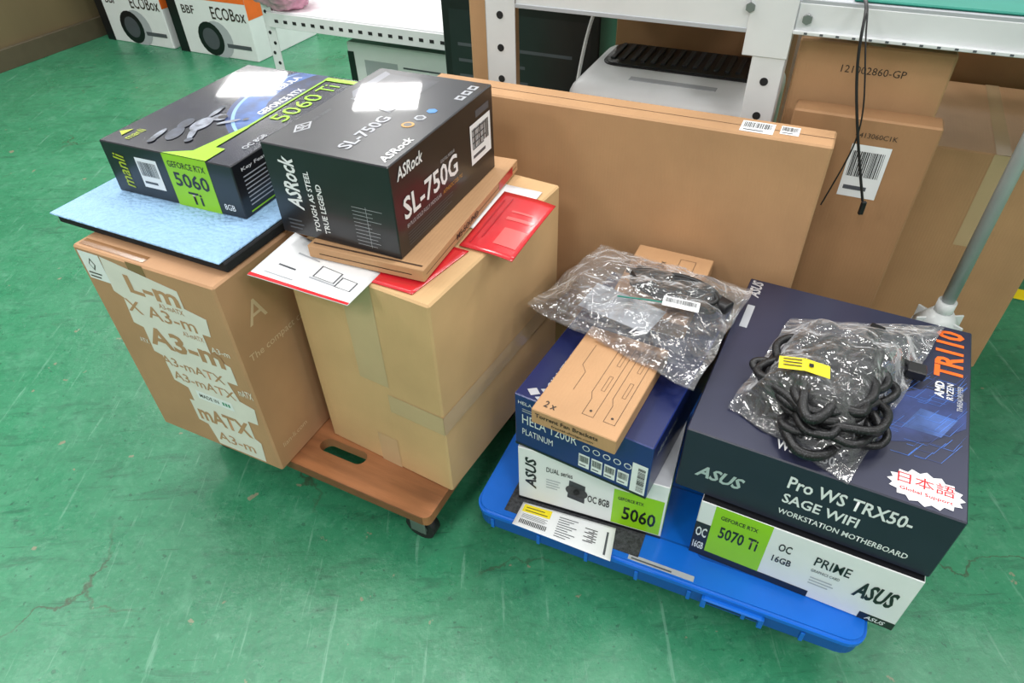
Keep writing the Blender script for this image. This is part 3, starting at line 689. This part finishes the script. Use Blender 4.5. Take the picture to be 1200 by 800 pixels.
# ------------------------------------------------------------ background cartons
def abox(name,a0,a1,b0,b1,z0,z1,m,psi=PSI,bev=.003,**k):
    return BX(name,W(a1,b0),psi,a1-a0,b1-b0,z1-z0,z0,m,bev=bev,**k)
FC=abox('large_flat_cardboard_box',-.70,.03,1.10,1.165,0,.625,CB3)
FC.rect('top',.0,.47,1,.49,SEAM,.0004,'seam')
FC.barcode('top',.800,.15,.872,.8,seed=41);FC.barcode('top',.885,.3,.925,.8,seed=42)
R3=abox('cardboard_box',-.045,.182,1.215,1.262,0,.632,CB4)
R3.barcode('front',.46,.78,.73,.93,seed=43);R3.text('front','4413060C1K',.46,.955,.012,INK)
R2=abox('cardboard_box',-.065,.172,1.285,1.60,0,.722,CB3)
R2.text('front','121002860-GP',.30,.945,.017,INK,0,.0006,.0)
R2.rect('topR',0,.45,1,.55,TAPE,.0005,'tape')
R1=abox('cardboard_box',.200,.467,1.47,1.85,0,.50,CB3)
R1.rect('topR',0,.45,1,.55,TAPE,.0005,'tape');R1.rect('front',.44,.60,.56,1,TAPE,.0006,'tape');R1.rect('topR',0,.99,1,1,SEAM,.0005)
R0=abox('cardboard_box',.20,.75,1.90,2.3,0,.66,CB4)
K1=abox('cardboard_box',-.50,-.10,1.66,1.84,0,.69,CB4)
K1.rect('front',0,.60,1,.605,SEAM)
K2=abox('cardboard_box',-.697,-.645,1.29,1.42,0,.86,CB3)
K4=abox('shade_filler_box',-.98,-.54,1.66,1.84,0,.66,BPL)  # added black box, its colour stands for the darkness beneath the shelf
K4.rect('front',.05,.1,.95,.9,BLK2);K4.lines('front',.1,.3,.9,.8,8,DGREY,thick=.2)
wc=empty('white_cable',(0,0,0))
pts_=[W(-.50,1.62,.66),W(-.51,1.60,.70),W(-.53,1.56,.66),W(-.55,1.50,.45),W(-.56,1.50,.2),W(-.58,1.55,.006)]
tube('wire',[tuple(p) for p in pts_],.004,WPLAS,wc)

# floor standing air purifier
ap=empty('air_purifier',W(-.505,1.335,0),PSI)
boxm('body',(0,0,.02),(.415,.29,.575),WPLAS,ap,.035,5)
boxm('base',(.02,.02,0),(.395,.25,.03),BPL,ap,.005)
rplate('top_panel',.035,.380,.125,.265,.570,.581,.03,BPL,ap,.003)
grm=mat('grille_dark',(46,48,52),.5)
for i in range(14): boxm('grille_%d'%i,(.05+i*.0225,.15,.580),(.060+i*.0225,.25,.585),grm,ap,.001)
boxm('control',(.12,.055,.574),(.30,.075,.576),LGREY,ap,.0005)
boxm('front_seam',(.03,-.0008,.50),(.385,.001,.503),DGREY,ap,0)

# steel shelf rack
sr=empty('steel_shelf_rack',W(0,0,0),PSI)
def post(parent,a,b_,w,d,z1,flip=1,m=STEEL,hole=.007,pitch=.06):
    boxm('post_face',(a-w/2,b_,0),(a+w/2,b_+.003,z1),m,parent,.001)
    boxm('post_flange',(a-w/2 if flip>0 else a+w/2-.003,b_,0),(a-w/2+.003 if flip>0 else a+w/2,b_+d,z1),m,parent,.001)
    n=int(z1/pitch)
    for i in range(1,n):
        z=i*pitch
        cyl('hole_%d'%i,hole,.0012,(a,b_-.0003,z),STEELD,parent,'Y',14)
post(sr,-.604,1.24,.062,.05,1.5);post(sr,-.105,1.24,.055,.04,1.5,-1)
post(sr,.95,1.24,.062,.05,.79)
for a in (-.604,-.105,.95): boxm('rear_post',(a-.03,1.86,0),(a+.03,1.865,1.5 if a<0 else .79),STEEL,sr,.001)
boxm('beam_left',(-.573,1.243,.735),(-.133,1.283,.80),STEEL,sr,.002);boxm('beam_left_lip',(-.573,1.241,.735),(-.133,1.244,.742),LGREY,sr,.0005)
boxm('beam_right',(-.077,1.243,.742),(.92,1.283,.788),STEEL,sr,.002);boxm('beam_right_lip',(-.077,1.234,.742),(.92,1.244,.748),STEEL,sr,.001)
for i in range(40): boxm('beam_mark',(-.06+i*.024,1.2335,.7435),(-.055+i*.024,1.2345,.7465),DGREY,sr,0)
boxm('shelf_left',(-.63,1.285,.785),(-.11,1.865,.80),STEEL,sr,.002);boxm('shelf_right',(-.075,1.244,.786),(.98,1.865,.793),LGREY,sr,.001)
for x in (-.59,-.15,-.06): cyl('bolt',.008,.006,(x,1.238,.775 if x<-.1 else .765),CASTS,sr,'Y',6)
boxm('brace_tab',(-.15,1.238,.70),(-.077,1.241,.80),STEEL,sr,.001)
tm=abox('teal_mat',.0,.95,1.250,1.84,.7935,.798,TEAL)

sb=empty('slotted_angle_bench',W(0,0,0),PSI)
for a,fl_ in ((-1.76,1),(-1.055,-1)):
    for bq in (1.85,2.35):
        boxm('leg_face',(a-.02,bq,0),(a+.02,bq+.0025,.95),STEEL,sb,.0005);boxm('leg_flange',(a-.02,bq,0),(a-.0175,bq+.04,.95),STEEL,sb,.0005)
    for i in range(1,28): cyl('slot',.006,.001,(a-.006+.012*(i%2),1.8495,i*.033),STEELD,sb,'Y',10)
boxm('beam_front',(-1.76,1.845,.415),(-1.055,1.85,.462),STEEL,sb,.001)
for i in range(18): 
    boxm('beam_slot',(-1.73+i*.037,1.8442,.432),(-1.715+i*.037,1.8452,.442),STEELD,sb,0)
boxm('board',(-1.77,1.852,.452),(-1.04,2.38,.466),WPLAS,sb,.001)
boxm('beam_low',(-1.76,2.36,.10),(-1.055,2.365,.14),STEEL,sb,.001)
U1=abox('labelled_equipment_box',-1.52,-1.085,1.93,2.25,0,.37,WHITE,mats={'front':WHITE,'top':BLACK},bev=.004)
U1.rect('front',0,0,.06,.92,BLACK,.0004);U1.lines('front',.5,.60,.95,.86,5,DGREY,thick=.3);U1.rect('front',.15,.45,.45,.86,LGREY);U1.rect('top',.1,.1,.9,.6,DGREY)
bm=bmesh.new();bmesh.ops.create_icosphere(bm,subdivisions=5,radius=1)
for v in bm.verts:
    n_=v.co.copy();k=1+.35*noise.noise(n_*2.1)+.15*abs(noise.noise(n_*6))
    v.co=Vector((n_.x*.10*k,n_.y*.07*k,n_.z*.055*k))
me=bpy.data.meshes.new('bubble_wrap');bm.to_mesh(me);bm.free()
pk=mat('pink_bubble_film',(226,160,186),.25,.2,30,bump=1,bscale=70,coat=.4);me.materials.append(pk)
for p_ in me.polygons:p_.use_smooth=True
o=bpy.data.objects.new('pink_bubble_wrap',me);link(o);q=W(-1.70,1.90);o.location=(q.x,q.y,.525)

def eco(a0,a1,b0):
    X=abox('printed_storage_carton',a0,a1,b0,b0+.45,0,.62,WHITE,mats={'left':BLACK,'front':WHITE,'right':WHITE},bev=.003)
    X.rect('front',0,.41,1,1,ORANGE,.0008);X.rect('right',0,.30,1,1,ORANGE,.0008);X.rect('front',0,0,.12,1,BLACK,.0012)
    X.tb('front','ECOBox',.55,.28,.97,.37,INK,lift=.0012,bold=.01);X.tb('front','BBF',.18,.30,.34,.36,INK,lift=.0012)
    X.disc('front',.56,.13,.085,LGREY,.0010);X.disc('front',.46,.13,.078,BLACK,.0014);X.disc('front',.46,.13,.05,DGREY,.0018);X.rect('front',.65,.08,.95,.11,DGREY,.0014)
    return X
eco(-3.50,-3.04,2.50);eco(-2.99,-2.50,2.50)

# pole with conical base
px_,py_=.795,.965
pf=empty('pole_stand',(px_,py_,0))
PW=mat('pole_white',(210,214,214),.35,.03)
cyl('floor_disc',.085,.02,(0,0,.01),PW,pf,'Z',40)
cyl('column',.045,.20,(0,0,.12),PW,pf,'Z',32,.042)
cyl('collar',.050,.05,(0,0,.243),PW,pf,'Z',32,.042)
cyl('neck',.042,.035,(0,0,.285),PW,pf,'Z',32,.018)
cyl('pole',.0115,1.1,(0,0,.84),mat('pole_grey',(190,195,196),.35,.05,metal=.1),pf,'Z',20)
for i in range(6):
    t=i*math.pi/3
    x=boxm('rib_%d'%i,(.012,-.002,.265),(.044,.002,.290),PW,pf,.001);x.rotation_euler=(0,0,t)
cyl('pole_ring',.016,.03,(0,0,.31),PW,pf,'Z',20)

# hanging cables
hc=empty('hanging_cable',(0,0,0))
tube('wire_a',[(.56,1.15,.800),(.545,1.085,.806),(.531,1.052,.79),(.535,1.045,.72),(.560,1.02,.62),(.590,.995,.52)],.0022,CORD,hc)
boxm('plug_tip',(-.004,-.003,-.012),(.004,.003,.012),CORD,hc,.001).location=(.592,.992,.508)
hc2=empty('hanging_cable',(0,0,0))
tube('wire_b',[(.565,1.15,.800),(.550,1.09,.805),(.538,1.06,.78),(.552,1.03,.70),(.567,1.02,.62),(.55,1.02,.56),(.535,1.02,.50)],.0013,CORD,hc2)

# ------------------------------------------------------------ lights
w=bpy.data.worlds.new('ambient');SC.world=w;w.use_nodes=True
w.node_tree.nodes['Background'].inputs[0].default_value=(.96,.98,1,1);w.node_tree.nodes['Background'].inputs[1].default_value=.47
fx=empty('ceiling_light_panels',(0,0,0))
spots=[(x,y) for x in (-2.5,-.85,.85,2.6) for y in (-1.2,1.5,4.1)]+[(-2.65,7.25),(-1.12,6.5),(.85,6.7),(2.6,6.7)]
for x,y in spots:
    l=bpy.data.lights.new('panel','AREA');l.shape='RECTANGLE';l.size=.6;l.size_y=.6;l.energy=30;l.color=(1,.985,.96)
    o=bpy.data.objects.new('lamp',l);o.location=(x,y,2.8);link(o,fx)
    boxm('housing',(x-.32,y-.32,2.81),(x+.32,y+.32,2.86),STEEL,fx,.002)

# ------------------------------------------------------------ camera
f,th,ro,H=796.7,.7168,-.0301,1.1
cam=bpy.data.cameras.new('camera');co=bpy.data.objects.new('camera',cam);link(co)
cam.sensor_width=36;cam.lens=f*36/1200;cam.clip_start=.02
fw=Vector((0,math.cos(th),-math.sin(th)));rt=Vector((1,0,0));up=rt.cross(fw)
R=rt*math.cos(ro)+up*math.sin(ro);Uu=up*math.cos(ro)-rt*math.sin(ro)
M=Matrix((R,Uu,-fw)).transposed().to_4x4();M.translation=(0,0,H);co.matrix_world=M
SC.camera=co
